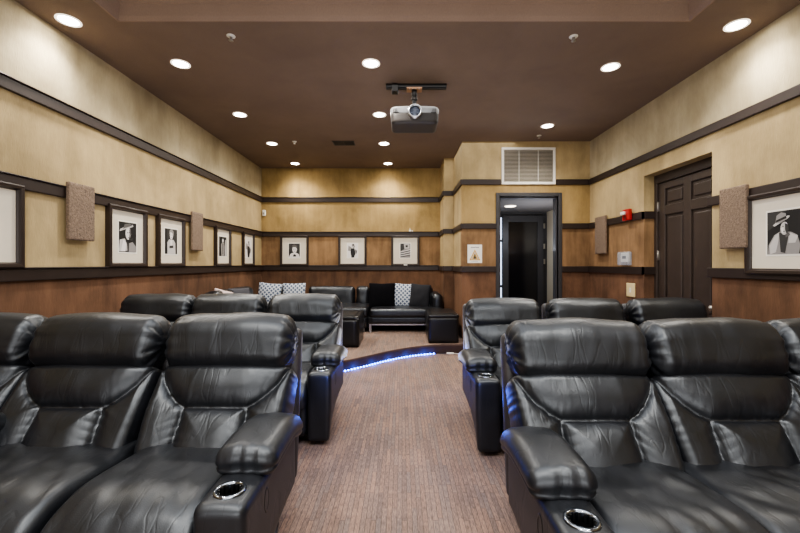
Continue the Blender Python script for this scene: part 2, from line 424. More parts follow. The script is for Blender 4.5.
# vestibule beyond
HY = 7.75; HX0, HX1 = 1.35, 2.88
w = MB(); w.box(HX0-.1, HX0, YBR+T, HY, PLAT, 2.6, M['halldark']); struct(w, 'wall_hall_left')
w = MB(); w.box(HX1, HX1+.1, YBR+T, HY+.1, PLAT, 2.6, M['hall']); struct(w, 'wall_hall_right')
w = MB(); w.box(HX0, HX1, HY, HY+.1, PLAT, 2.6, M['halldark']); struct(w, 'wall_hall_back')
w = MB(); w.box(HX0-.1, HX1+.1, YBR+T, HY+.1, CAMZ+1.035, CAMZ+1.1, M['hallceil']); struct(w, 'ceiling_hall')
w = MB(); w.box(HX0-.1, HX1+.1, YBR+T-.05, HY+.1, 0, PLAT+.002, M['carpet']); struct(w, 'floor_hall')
d = bpy.data.objects.new('door_2', None); COL.objects.link(d); d['kind'] = 'structure'
w = MB(); A0, A1 = 1.985, 2.80
zt2 = CAMZ+.96
w.box(A0, A0+.12, HY-.05, HY-.01, PLAT+.01, zt2, M['halldark']); w.box(A1-.12, A1, HY-.05, HY-.01, PLAT+.01, zt2, M['halldark'])
w.box(A0+.12, A1-.12, HY-.05, HY-.01, zt2-.13, zt2, M['halldark']); w.box(A0+.12, A1-.12, HY-.05, HY-.01, PLAT+.01, PLAT+.25, M['halldark'])
lf = bevel(w.build('door_leaf', d), .006)
w = MB(); w.box(A0+.1, A1-.1, HY-.036, HY-.026, PLAT+.2, zt2-.1, M['darkglass']); w.build('door_glass', lf)
for z in (PLAT+.3, CAMZ+.05, CAMZ+.35, CAMZ+.75):
    w = MB(); w.box(A1-.01, A1+.02, HY-.07, HY-.04, z-.05, z+.05, M['hinge']); w.build('hinge', d)
# glowing strip imitating a corridor window's reflection (bright slit left of the opening)
d = bpy.data.objects.new('slit_glow_1', None); COL.objects.link(d); d['kind'] = 'structure'
mglow = simple('reflection_glow', (220, 228, 240), .3, emis=(205, 222, 255), es=1.6)
w = MB(); w.box(1.93, 1.975, HY-.012, HY, PLAT+.1, CAMZ+.92, mglow); w.build('slit_strip', d)
w = MB()
for z in (CAMZ+.46, CAMZ-.44): w.box(1.92, 1.98, HY-.02, HY, z-.025, z+.025, M['halldark'])
w.build('slit_bars', d)

# ------------------------------------------------------------------ ceiling fittings
lamps = [(-2.60, 3.04, 'close to the left wall beside the raised tray corner'), (-2.10, 3.70, 'second from the front along the left wall'),
         (-2.06, 4.957, 'third from the front along the left wall'), (-2.05, 6.15, 'fourth along the left wall, behind the third'),
         (-2.02, 7.37, 'farthest on the left, close to the back wall'), (-.293, 3.69, 'to the left of the hanging projector, nearest of the middle row'),
         (-.286, 4.957, 'just behind the left side of the projector'), (-.284, 6.15, 'third of the middle row behind the projector'),
         (-.265, 7.37, 'farthest of the middle row near the back wall'), (2.66, 3.10, 'close to the right wall beside the raised tray corner'),
         (2.01, 3.76, 'on the right, second from the front'), (2.0, 5.362, 'above the doorway near the white air grille')]
def can(x, y, z, label, vis=True, e=30):
    t = thing('recessed_light', label, 'ceiling light', (x, y, z), group='recessed lights in the brown ceiling')
    w = MB(); w.lathe([(.082, 0.001), (.084, -.006), (.068, -.008), (.062, .0)], M['lamprim'], n=36); w.build('trim_ring', t)
    w = MB(); w.lathe([(.063, -.003), (.03, -.0035), (0.0001, -.0036)], M['lamp'], n=36); w.build('lamp_face', t)
def spot(x, y, z, e, size=2.4, col=(1, .93, .83), r=.07):
    l = bpy.data.lights.new('can_lamp', 'SPOT'); l.energy = e; l.spot_size = size; l.spot_blend = .9; l.color = col; l.shadow_soft_size = r
    o = bpy.data.objects.new('can_lamp', l); COL.objects.link(o); o.location = (x, y, z-.03)
for i, (x, y, s_) in enumerate(lamps):
    can(x, y, CEIL, 'round recessed ceiling light, '+s_)
    spot(x, y, CEIL, 62 if i not in (0, 9) else 50)
for x, y in ((-1.3, .9), (1.3, .9), (0, .2), (-1.3, -.9), (1.3, -.9)):
    spot(x, y, CEIL+TD, 85, 2.6)
def area(x, y, z, sx, sy, e, col, rot=(0, 0, 0)):  # added fill lights without fixtures, evening out the room's brightness
    l = bpy.data.lights.new('fill_light', 'AREA'); l.shape = 'RECTANGLE'; l.size = sx; l.size_y = sy; l.energy = e; l.color = col
    o = bpy.data.objects.new('fill_light', l); COL.objects.link(o); o.location = (x, y, z); o.rotation_euler = rot
area(0, .6, CEIL+TD-.02, 3.2, 3.6, 70, (.95, .97, 1))
area(0, 5.2, CEIL-.02, 3.5, 3.5, 40, (1, .97, .92))
area(0, -2.3, 1.9, 4, 1.6, 16, (.94, .97, 1), (PI/2, 0, 0))
area(0, -1.2, .9, 3, 1.5, 55, (1, .97, .94), (PI*.8, 0, 0))
area(0, 4.3, .5, 1.2, 2.2, 14, (1, .97, .94), (PI, 0, 0))
# sprinklers
for x_, y_, lb in ((231, 36, 'small white ceiling sprinkler head left of the projector, nearer the camera'), (573.5, 36.5, 'small white ceiling sprinkler head on the right side of the ceiling'),
                   (294.5, 141.5, 'tiny white sprinkler head at the left rear of the ceiling'), (539, 135.5, 'tiny white sprinkler head in front of the air grille')):
    y = F*HC/(CY-y_); x = (x_-CX)*y/F
    t = thing('sprinkler_head', lb, 'sprinkler', (x, y, CEIL), group='sprinkler heads on the ceiling')
    w = MB(); w.lathe([(.036, 0.001), (.034, -.006), (.012, -.010)], M['white'], n=24); w.build('escutcheon', t)
    w = MB(); w.lathe([(.009, -.008), (.009, -.022), (.006, -.034), (.02, -.036), (.02, -.04), (.0001, -.04)], M['hinge'], n=16)
    for s_ in (-1, 1): w.tube([(s_*.008, 0, -.018), (s_*.016, 0, -.028), (s_*.006, 0, -.036)], .002, M['hinge'], 6)
    w.build('nozzle', t)
# ceiling register
y = F*HC/(CY-143); x = (344-CX)*y/F
t = thing('ceiling_register', 'dark slotted air register set flat in the ceiling left of the projector', 'vent', (x, y, CEIL))
w = MB(); w.box(-.17, .17, -.11, -.095, -.008, .002, M['projdark']); w.box(-.17, .17, .095, .11, -.008, .002, M['projdark']); w.box(-.17, -.155, -.095, .095, -.008, .002, M['projdark']); w.box(.155, .17, -.095, .095, -.008, .002, M['projdark']); w.build('frame', t)
w = MB()
for i in range(7): w.box(-.155, .155, -.09+i*.028, -.078+i*.028, -.007, 0, M['projdark'])
w.box(-.004, .004, -.095, .095, -.008, 0, M['projdark']); w.build('louver', t)
w = MB(); w.box(-.155, .155, -.095, .095, -.001, .001, M['void']); w.build('backing', t)
# white return air grille on doorway wall
t = thing('air_grille', 'white framed return air grille with thin louvres above the doorway', 'vent', (1.955, YBR-.001, CAMZ+1.515))
gw, gh = .415, .285
w = MB(); gf = .036
for a in ((-gw, gw, gh-gf, gh), (-gw, gw, -gh, -gh+gf), (-gw, -gw+gf, -gh+gf, gh-gf), (gw-gf, gw, -gh+gf, gh-gf)): w.box(a[0], a[1], -.03, 0, a[2], a[3], M['white'])
bevel(w.build('frame', t), .004)
mlv = simple('louver_grey', (168, 162, 150), .5)
w = MB(); nl = 24
for i in range(nl):
    z = -gh+gf+.014+i*(2*gh-2*gf-.02)/(nl-1)
    w.box(-gw+gf, gw-gf, -.009, .009, -.002, .002, mlv, Matrix.Translation((0, -.012, z-.002)) @ Matrix.Rotation(.7, 4, 'X'))
w.build('louver', t)
w = MB()
for xx in (-.148, .148): w = MB(); w.box(xx-.003, xx+.003, -.024, -.02, -gh+gf, gh-gf, M['white']); w.build('mullion', t)
w = MB(); w.box(-gw+gf, gw-gf, -.003, .0, -gh+gf, gh-gf, simple('grille_shadow', (104, 97, 88), .9)); w.build('backing', t)
# hall ceiling light
t = thing('hall_light', 'small round lit ceiling light inside the dark vestibule beyond the doorway', 'ceiling light', (1.93, 6.95, CAMZ+1.035))
w = MB(); w.lathe([(.10, 0), (.1, -.01), (.09, -.012)], M['lamprim']); w.build('trim_ring', t)
w = MB(); w.lathe([(.09, -.008), (.0001, -.01)], simple('hall_lamp', (255, 240, 220), .5, emis=(255, 236, 210), es=5)); w.build('lamp_face', t)
spot(2.0, 6.95, CAMZ+1.0, 30, 2.9, (.8, .88, 1))
area(2.3, 6.6, CAMZ+.2, .5, .5, 9, (.85, .9, 1), (PI, 0, 0))  # extra fill added to lift the dark vestibule, no fixture there

# ------------------------------------------------------------------ projector
py_ = 3.97
t = thing('projector', 'silver and dark grey projector hanging upside down from the ceiling', 'projector', (.13, py_, 2.82))
def pf(p, n):
    # belly dips, front slightly bowed
    q = p.copy(); q.y += -.02*(1-(p.x/.25)**2) if p.y < 0 else 0
    if p.z < 0: q.x *= .985
    return q
w = MB(); w.rbox((.245, .17, .062), (.05, .05, .028), (24, 16, 10), M['projdark'], pf, Matrix.Translation((0, .17, -.035))); w.build('lower_case', t)
w = MB(); w.rbox((.25, .172, .05), (.06, .05, .035), (24, 16, 10), M['proj'], pf, Matrix.Translation((0, .17, .035))); w.build('upper_case', t)
w = MB(); w.lathe([(.05, 0), (.072, -.0), (.074, .03), (.066, .045), (.056, .045), (.052, .02)], M['steel'], Matrix.Translation((-.0, -.03, .004)) @ Matrix.Rotation(PI/2, 4, 'X'), 36); lr = w.build('lens_ring', t)
w = MB(); w.lathe([(.056, .012), (.03, .022), (.0001, .027)], M['lens'], Matrix.Translation((-.0, -.03, .004)) @ Matrix.Rotation(PI/2, 4, 'X'), 36); w.build('lens', t)
for sx in (-1, 1):
    w = MB(); w.rbox((.05, .012, .026), .01, (8, 4, 6), M['projdark'], None, Matrix.Translation((sx*.17, .0, .03)))
    for k in range(4): w.box(sx*.17-.042, sx*.17+.042, -.016, -.01, .012+k*.011, .016+k*.011, M['proj'])
    w.build('air_intake', t)
t2 = thing('projector_mount', 'black ceiling rail and drop pole that carry the projector', 'mount', (.13, 4.14, CEIL))
w = MB(); w.box(-.30, .34, -.035, .035, -.035, 0.0, M['black']); w.box(-.30, .34, -.022, .022, -.045, -.035, M['black']); bevel(w.build('rail', t2), .003)
w = MB(); w.box(-.24, -.17, -.05, .05, -.085, .0, M['black']); bevel(w.build('junction_box', t2), .01)
w = MB(); w.box(-.08, .08, -.05, .05, -.058, -.043, M['wood'])
for k in range(4): w.lathe([(.007, -.006), (.007, 0)], M['hinge'], Matrix.Translation((-.05+k*.033, -.045, -.058)), 8, True)
w.build('bracket', t2)
w = MB(); w.lathe([(.028, -.05), (.028, -.12), (.02, -.125), (.02, -.24), (.05, -.25), (.05, -.262)], M['black'], n=20, cap=True); w.build('drop_pole', t2)
w = MB(); w.lathe([(.033, -.14), (.033, -.165)], M['projdark'], n=20, cap=True); w.build('collar', t2)
w = MB(); w.box(-.11, .11, .0, .025, -.285, -.262, M['black']); w.box(-.11, .11, .07, .095, -.285, -.262, M['black']); w.box(-.012, .012, -.01, .11, -.275, -.258, M['black']); w.build('yoke', t2)
cb = MB(); cb.tube([(.02+.1*math.sin(a)*.9-.08, 4.16+.05*math.cos(a*1.3), 2.90+.05*math.sin(a*.9)) for a in [i*.25 for i in range(14)]], .004, M['white'], 8)
tag(cb.build('cable'), 'thin pale cable looping over the top of the projector', 'cable')

# ------------------------------------------------------------------ pictures
def prnt(mb, seq, w2, h2):
    """seq: (tone, [(u,v)..]) polygons, u,v in -1..1, drawn outwards"""
    dep = -.001
    for tone, pts in seq:
        mb.raw([(u*w2, dep, v*h2) for u, v in pts], [tuple(range(len(pts)))], M[tone]); dep -= .0004
def ell(cx, cy, rx, ry, n=18, rot=0):
    return [(cx+rx*math.cos(2*PI*i/n)*math.cos(rot)-ry*math.sin(2*PI*i/n)*math.sin(rot), cy+rx*math.cos(2*PI*i/n)*math.sin(rot)+ry*math.sin(2*PI*i/n)*math.cos(rot)) for i in range(n)]
sq = [(-1, -1), (1, -1), (1, 1), (-1, 1)]
prints = {
 'fedora': [('g0', sq), ('g1', [(-1, .1), (-.3, .4), (.2, 1), (-1, 1)]),
   ('g3', [(-.95, -1), (-.9, -.55), (-.55, -.1), (-.2, .05), (.45, 0), (.8, -.15), (.98, -.6), (.9, -1)]), ('g4', [(-.85, -.6), (-.5, -.12), (-.25, .0), (-.3, -.4), (-.45, -.9), (-.8, -1)]),
   ('g4', [(.35, -.02), (.85, -.2), (.7, -.5), (.3, -.5)]), ('g1', [(-.25, 0), (.35, -.03), (.12, -.95), (-.15, -.9)]),
   ('g4', ell(.08, .18, .24, .3)), ('g1', [(.1, .42), (.3, .35), (.34, .1), (.22, -.1), (.12, .1)]), ('g5', [(-.12, .2), (.04, .25), (.02, -.02), (-.06, -.02)]),
   ('g2', [(.16, -.25), (.42, -.15), (.38, -.02), (.15, -.08)]),
   ('g4', [(-.62, .35), (-.5, .3), (.3, .62), (.42, .72), (.3, .75), (-.4, .5)]), ('g3', [(-.45, .45), (-.38, .8), (-.1, .93), (.18, .86), (.22, .6), (-.1, .45)]), ('g0', [(-.42, .47), (-.4, .58), (.18, .74), (.24, .64)]),
   ('g1', ell(.02, .27, .035, .03)), ('g1', ell(.17, .3, .03, .025)), ('g1', [(.02, .05), (.16, .06), (.14, .03), (.03, .02)])],
 'pipe': [('g0', sq), ('g4', [(-1, -.95), (-.9, -.2), (-.35, -.1), (-.1, -.5), (.1, -.9)]), ('g3', [(.0, -1), (.1, -.4), (.55, -.3), (.95, -.6), (.98, -1)]), ('g5', [(-.5, -.15), (-.2, -.4), (-.3, -.95), (-.8, -.95)]),
   ('g1', [(-.15, -.3), (.15, -.4), (.1, -1), (-.05, -1)]), ('g5', ell(.02, .25, .3, .42)), ('g2', [(.12, .6), (.33, .4), (.25, -.05), (.1, -.15), (.16, .2)]), ('g4', [(-.95, .35), (.6, .75), (.55, .88), (-.1, .78), (-.9, .5)]), ('g2', [(-.6, .52), (-.4, .85), (.2, .95), (.5, .82)]),
   ('g1', [(-.12, .32), (.02, .34), (.02, .28), (-.12, .26)]), ('g1', [(.1, .36), (.24, .36), (.22, .3), (.1, .3)]), ('g1', [(.0, .02), (.35, -.1), (.5, .0), (.52, -.18), (.3, -.22), (.0, -.03)])],
 'dancer': [('g1', sq), ('g0', [(-1, -1), (-.6, -1), (-.7, 1), (-1, 1)]), ('g4', [(-.6, -1), (-.62, -.1), (-.35, .15), (.35, .15), (.65, -.1), (.7, -1)]), ('g5', [(-.2, .1), (.2, .1), (.12, -.5), (-.1, -.5)]), ('g1', [(-.3, -.35), (.3, -.3), (.35, -.5), (-.3, -.55)]),
   ('g5', ell(.0, .48, .24, .32)), ('g3', [(-.4, .55), (-.25, .9), (.1, 1), (.35, .8), (.4, .4), (.25, .6), (-.1, .75)]), ('g1', ell(-.08, .52, .04, .03)), ('g1', ell(.1, .52, .04, .03)), ('g2', [(-.06, .32), (.08, .32), (.04, .27), (-.03, .27)])],
 'couple': [('g1', sq), ('g4', ell(-.2, .45, .26, .3)), ('g0', [(-.5, .5), (-.4, .9), (0, .95), (.05, .7), (-.2, .72)]), ('g5', ell(.25, .1, .22, .26)), ('g3', [(-.8, -1), (-.7, -.1), (-.2, .1), (.1, -.3), (.1, -1)]), ('g5', [(.05, -1), (.1, -.25), (.5, -.2), (.8, -.6), (.85, -1)]), ('g0', [(.1, .35), (.3, .45), (.5, .2), (.45, -.1), (.4, .2)]), ('g1', [(-.3, -.2), (-.1, -.2), (-.1, -1), (-.35, -1)])],
 'standing': [('g0', sq), ('g3', [(-.4, -1), (-.5, .2), (-.15, .45), (.3, .4), (.45, -.1), (.3, -1)]), ('g5', ell(.0, .65, .2, .22)), ('g1', [(-.1, .3), (.1, .3), (.05, -.8), (-.1, -.8)]), ('g4', [(.5, -1), (.6, .7), (.8, .7), (.9, -1)]), ('g2', [(-.3, .75), (0, .98), (.28, .75)])],
 'portrait': [('g1', sq), ('g0', [(-1, -1), (-1, .2), (-.6, -.2), (-.6, -1)]), ('g5', [(-1, -1), (-.7, -.45), (-.2, -.3), (.3, -.3), (.8, -.5), (1, -1)]), ('g0', [(-.2, -.6), (.0, -.5), (.3, -.6), (.3, -.85), (-.2, -.85)]), ('g5', ell(.05, .15, .42, .45)), ('g2', [(-.45, .3), (-.35, .75), (.1, .85), (.5, .65), (.5, .25), (.2, .5), (-.2, .5)]), ('g1', ell(-.1, .2, .06, .04)), ('g1', ell(.2, .2, .06, .04)), ('g2', [(-.05, -.08), (.18, -.08), (.1, -.14), (0, -.14)])],
 'figure': [('g5', sq), ('g1', [(-.1, .9), (.3, .95), (.45, .5), (.2, .3), (-.1, .5)]), ('g3', [(-.8, .7), (-.2, .5), (-.3, -.1), (-.9, 0)]), ('g0', [(-.3, .35), (.4, .3), (.6, -.4), (.3, -1), (-.2, -1), (-.4, -.3)]), ('g4', ell(.1, .55, .14, .18)), ('g2', [(.5, .2), (.9, .0), (.8, -.5), (.6, -.3)])],
 'stairs': [('g3', sq), ('g1', [(-1, 1), (-.3, 1), (-.2, .2), (-1, -.1)]), ('g4', [(-.2, .9), (.8, .9), (.8, .3), (-.1, .3)]), ('g1', [(.0, .75), (.5, .8), (.5, .45), (.05, .45)])]+
   [('g0' if k % 2 else 'g5', [(-1, -.15-k*.14), (1, .2-k*.16), (1, .12-k*.16), (-1, -.23-k*.14)]) for k in range(6)],
}
def picture(label, x, y, rz, pr_name, zc, W=.55, H=.60, pw=.125, ph=.15, pz=0.0, group='framed film-noir prints between the rails', fdep=.045):
    """local frame: front faces -y, back on the wall at y=0"""
    t = thing('picture_frame', label, 'picture', (x, y, zc), rz, group)
    w = MB(); a, b = W/2, H/2; fw = .042
    prof = [(0, 0), (0, -fdep), (.010, -fdep-.004), (fw-.012, -fdep-.002), (fw-.006, -fdep+.012), (fw, -fdep+.022), (fw, 0)]
    vs = []; fs = []; n = len(prof)
    for sx, sz in ((-1, -1), (1, -1), (1, 1), (-1, 1)):
        for q, dpt in prof: vs.append((sx*(a-q), dpt, sz*(b-q)))
    for c_ in range(4):
        for i in range(n-1): j = (c_+1) % 4; fs.append((c_*n+i, c_*n+i+1, j*n+i+1, j*n+i))
    w.raw(vs, fs, M['frame']); w.build('frame', t, fixn=True)
    w = MB(); w.box(-a+fw-.002, a-fw+.002, -.018, -.014, -b+fw-.002, b-fw+.002, M['mat']); m_ = w.build('mat_board', t)
    w = MB()
    for k in range(4):
        pass
    w.box(-pw-.014, pw+.014, -.0195, -.018, pz-ph-.014, pz+ph+.014, M['paperwhite'])
    w.build('mat_bevel', m_)
    w = MB(); prnt(w, prints[pr_name], pw, ph)
    o = w.build('print', t); o.location = (0, -.0193, pz)
    return t
zc = CAMZ+.27
def leftpic(yc, pn, label, **k): return picture(label, XL, yc, PI/2, pn, zc, **k)
def flip(t): return t
# left wall: local -y must face +x  -> rotate +90deg about z
leftpic(2.545, 'couple', 'dark frame with wide cream mat on the left wall, cut by the photo edge', W=.59, pz=.0)
leftpic(3.94, 'pipe', 'framed print of a man in a cap, right of the nearest left acoustic panel', W=.55)
leftpic(4.68, 'dancer', 'framed portrait with pale collar, just left of the farther left acoustic panel', W=.54)
leftpic(6.03, 'standing', 'framed print just right of the farther acoustic panel on the left wall', W=.51)
leftpic(7.03, 'figure', 'framed narrow-looking print on the left wall nearest the back corner', W=.50)
for px, pn, lb in ((294.3, 'portrait', 'framed portrait print on the back wall, leftmost of the three there'), (352.5, 'figure', 'framed high-key figure print on the back wall, middle of the three there'),
                   (405.3, 'stairs', 'framed print of diagonal stripes on the back wall, rightmost, with a small white tag')):
    t = picture(lb, (px-CX)*7.72/F, YBL, 0, pn, CAMZ+.265, W=.555, H=.60, pw=.10 if pn != 'portrait' else .11, ph=.14)
    if pn == 'stairs':
        w = MB(); w.box(-.03, .04, -.053, -.048, -.292, -.272, M['white']); w.build('tag', t)
picture('large framed print of a man in fedora and trench coat, right wall', XR, 2.955, -PI/2, 'fedora', CAMZ+.24, W=.62, H=.645, pw=.13, ph=.165, pz=.0)

# acoustic panels
def panel(label, x, y0, y1, z0, z1, side):
    t = MB(); xc = x+side*.016
    t.rbox((.016, (y1-y0)/2, (z1-z0)/2), .008, (6, 14, 20), M['felt'], None, Matrix.Translation((xc, (y0+y1)/2, CAMZ+(z0+z1)/2)))
    o = t.build('acoustic_panel'); tag(o, label, 'acoustic panel', 'brown textured acoustic panels')
    return o
panel('brown rough fabric acoustic panel, nearest of two on the left wall', XL+P, 3.20, 3.47, .20, .68, 1)
panel('brown rough fabric acoustic panel, farther of two on the left wall', XL+P, 5.09, 5.36, .18, .69, 1)
panel('brown fabric acoustic panel beside the big fedora print on the right wall', XR-P, 390*2.86/345, 390*2.86/318, .135, .665, -1)
panel('brown fabric acoustic panel left of the red alarm, near the back right corner', XR-P, 390*2.86/203.8, 390*2.86/193.3, .145, .685, -1)

# alarm, thermostat, plates, sensors
def at(x_, X): return F*X/(x_-CX)
ya = at(627, 2.86)
t = thing('fire_alarm', 'red fire alarm strobe with clear lens above the dark rail on the right wall', 'fire alarm', (XR-P, ya, CAMZ+.635*1.0+.0))
zA = (CY-215)/(627-CX)*2.86-.635
w = MB(); w.rbox((.022, .075, .072), .008, (5, 8, 10), M['red'], None, Matrix.Translation((-.022, 0, zA))); w.build('body', t)
w = MB(); w.rbox((.015, .04, .02), .008, (4, 6, 5), M['white'], None, Matrix.Translation((-.055, .035, zA+.025))); w.build('strobe_lens', t)
w = MB()
for k in range(5): w.box(-.047, -.043, -.03, .03, zA-.055+k*.01, zA-.051+k*.01, M['void'])
w.build('sounder_grille', t)
yt = at(624, 2.88)
t = thing('thermostat', 'white thermostat in a clear plastic cover on the right wall', 'thermostat', (XR, yt, CAMZ+(CY-258)/(624-CX)*2.88))
w = MB(); w.rbox((.014, .085, .06), .006, (4, 8, 8), M['white'], None, Matrix.Translation((-.014, 0, .005))); w.build('body', t)
w = MB(); w.box(-.031, -.028, -.04, .04, -.01, .028, M['screen']); w.build('display', t)
w = MB(); w.rbox((.025, .13, .088), .01, (4, 8, 8), M['clear'], None, Matrix.Translation((-.026, 0, -.008))); w.build('cover', t)
yt = at(630.5, 2.9)
w = MB(); w.rbox((.006, .09, .088), .004, (4, 8, 8), M['cream'], None, Matrix.Translation((0, 0, 0)))
w.box(-.009, -.005, -.016, .016, -.03, .03, M['white'])
o = w.build('wall_plate', loc=(XR-.006, yt, CAMZ+(CY-290)/(630.5-CX)*2.9)); tag(o, 'cream blank wall plate below the thermostat on the right wall', 'wall plate')
w = MB(); w.rbox((.03, .02, .06), .008, (5, 5, 6), M['white']); w.box(-.012, .012, -.024, -.019, -.03, .01, M['g3'])
o = w.build('motion_sensor', loc=(XL+.06, YBL-.02, CAMZ+1.01)); tag(o, 'small white sensor high in the back left corner above the dark rail', 'sensor')
w = MB(); w.rbox((.02, .015, .018), .006, (5, 5, 5), M['white'], None, Matrix.Translation((0, 0, .018))); w.lathe([(.004, .03), (.004, .07)], M['white'], None, 8, True); w.rbox((.014, .01, .012), .005, (4, 4, 4), M['white'], None, Matrix.Translation((.045, 0, .012)))
o = w.build('cable_clip', loc=((410-CX)*7.7/F, YBL-.021, zz[3]+.0125)); tag(o, 'tiny pale clip resting on the rail above the striped print', 'clip')
# warning sign
t = thing('warning_sign', 'white notice card with a yellow warning triangle on the wall left of the doorway', 'sign', ((474.8-CX)*6.04/F, YBR-.001, CAMZ+(CY-253.8)*6.04/F))
w = MB(); w.box(-.112, .112, -.004, 0, -.142, .142, M['paperwhite']); w.build('card', t)
def fl(mb, pts, tone, dep): mb.raw([(x, dep, z) for x, z in pts], [tuple(range(len(pts)))], M[tone])
w = MB(); fl(w, [(-.085, -.1), (.085, -.1), (0, .07)], 'yellow', -.005); fl(w, [(-.062, -.088), (.062, -.088), (0, .04)], 'g4', -.0055)
fl(w, [(-.045, -.08), (.045, -.08), (0, .012)], 'yellow', -.006); fl(w, ell(0, -.02, .011, .011), 'g1', -.0065); fl(w, [(-.012, -.035), (.012, -.035), (.02, -.076), (-.02, -.076)], 'g1', -.0065); w.build('warning_triangle', t)
w = MB()
for i in range(9):
    x = -.062+i*.0145; fl(w, [(x, .092), (x+.009, .092), (x+.009, .106), (x, .106)], 'g1', -.005)
w.build('heading', t)
w = MB()
for i in range(7): fl(w, [(-.05+i*.0145, -.122), (-.042+i*.0145, -.122), (-.042+i*.0145, -.116), (-.05+i*.0145, -.116)], 'g2', -.005)
w.build('caption', t)

# ------------------------------------------------------------------ recliners
def nz(x, y, z=0): return noise.noise(Vector((x, y, z)))
def ridg(x, y, z=0): return 1-min(1, abs(nz(x, y, z))*3.2)
def seg_d(px, pz, a, b):
    ax, az = a; bx, bz = b; dx, dz = bx-ax, bz-az
    t_ = max(0, min(1, ((px-ax)*dx+(pz-az)*dz)/(dx*dx+dz*dz+1e-12)))
    return math.hypot(px-ax-t_*dx, pz-az-t_*dz)
def headrest_mesh(seed, nn=(64, 20, 34)):
    hx, hy, hz = .330, .118, .150
    def fn(p, n):
        q = p.copy(); e = hx-abs(p.x)
        # overall bulge and gathered ends
        cr = 1-(p.x/hx)**2
        q += n*(.012*cr-.006)
        g = math.exp(-max(0, e)/.05)
        an = math.atan2(p.z, -p.y)
        q += n*(.0065*g*math.sin(an*11+3*nz(an*2, seed*3.1)+seed))
        q += n*(.003*math.exp(-e/.12)*nz(an*5+seed, e*7, seed))
        # soft vertical folds on the face
        if p.y < .05:
            q += n*(.0016*ridg(p.x*11+seed*7.3+.8*nz(p.z*5, seed), p.z*2.2, seed*1.7)*max(0, 1-((p.z+.02)/.16)**2)-.001)
            q += n*(.006*nz(p.x*6+seed, p.z*7, seed*2))
        # sag: lower part heavier, forward
        q.y -= .018*(1-abs(p.z+.05)/.2) if p.y < 0 else 0
        q.z += .008*cr*(1 if p.z > 0 else 0)
        q.x *= 1-.025*max(0, -p.z/hz)
        return q
    m = MB(); m.rbox((hx, hy, hz), (.07, .115, .115), nn, M['leather'], fn); return m
seams = [((-.172, -.26), (-.15, .01)), ((-.15, .01), (.15, .01)), ((.15, .01), (.172, -.26))]
for s_ in (-1, 1):
    pts = [(s_*.15, .01), (s_*.195, .035), (s_*.24, .075), (s_*.28, .125), (s_*.315, .20)]
    seams += [(pts[i], pts[i+1]) for i in range(4)]
def backrest_mesh(seed, nn=(104, 10, 76)):
    hx, hy, hz = .337, .09, .225
    def fn(p, n):
        q = p.copy()
        if p.y < 0:
            x, z = p.x, p.z
            dd = min(seg_d(x, z, a, b) for a, b in seams)
            k = max(0, -n.y) if n.length else 1
            puff = .25*(1-math.exp(-dd/.008))+.75*(1-math.exp(-dd/.05))
            inner = abs(x) < .15 and z < .01
            h = .05*puff + (.012 if inner else 0)*puff
            if z > .01 and abs(x) < .3: h += .016*math.exp(-((z-.105)/.07)**2)*(1-abs(x)/.35)
            h += .010*(1-(x/hx)**2)
            fold = .0055*math.exp(-dd/.03)*(.35+1.3*abs(nz(x*9+seed, z*9, 3)))
            if z > .01: h -= fold*max(0, math.sin(x*150+9*nz(x*6, z*6, seed)+seed))*(.3+ridg(x*6, seed))
            else: h -= fold*max(0, math.sin((z+abs(x)*.5)*150+9*nz(x*6, z*5, seed)+seed*2))
            h += .006*nz(x*7+seed, z*7, seed)+.0012*ridg(x*10+seed, z*4, seed)
            q.y -= h*min(1, k*1.5)
        e = hx-abs(p.x)
        q += n*(.0022*math.exp(-e/.03)*math.sin(p.z*150+9*nz(p.z*7, seed))*abs(nz(p.z*5, seed, 2))*2)
        q.x *= 1-.03*max(0, -p.z/hz)
        return q
    m = MB(); m.rbox((hx, hy, hz), (.05, .07, .05), nn, M['leather'], fn, dense=.3); return m
def seat_mesh(x0, x1, seed, nn=(40, 56, 12)):
    hx = (x1-x0)/2; hy = .40; hz = .085
    def fn(p, n):
        q = p.copy()
        t_ = (p.y+hy)/(2*hy)     # 0 front .. 1 back
        if p.z > 0 or n.z > .3:
            q.z += .022*(1-(p.x/hx)**2)*(1-.5*t_)
            q.z += .0085*nz(p.x*5+seed+p.y*3, p.y*3.2, seed)
            q.z -= .006*ridg((p.x+.5*p.y)*8+seed, p.y*2.0+p.x, seed*2)*min(1, (hx-abs(p.x))/.05+.2)
            q.z += .003*nz(p.x*26+seed, p.y*6, seed)
            for yy in (.02,):
                q.z -= .0
        if t_ < .3: q.z -= .10*((.3-t_)/.3)**2.2
        q.z -= .035*t_
        return q
    m = MB(); m.rbox((hx, hy, hz), (.035, .08, .06), nn, M['leather'], fn, Matrix.Translation(((x0+x1)/2, -.455, .405)), dense=.35); return m
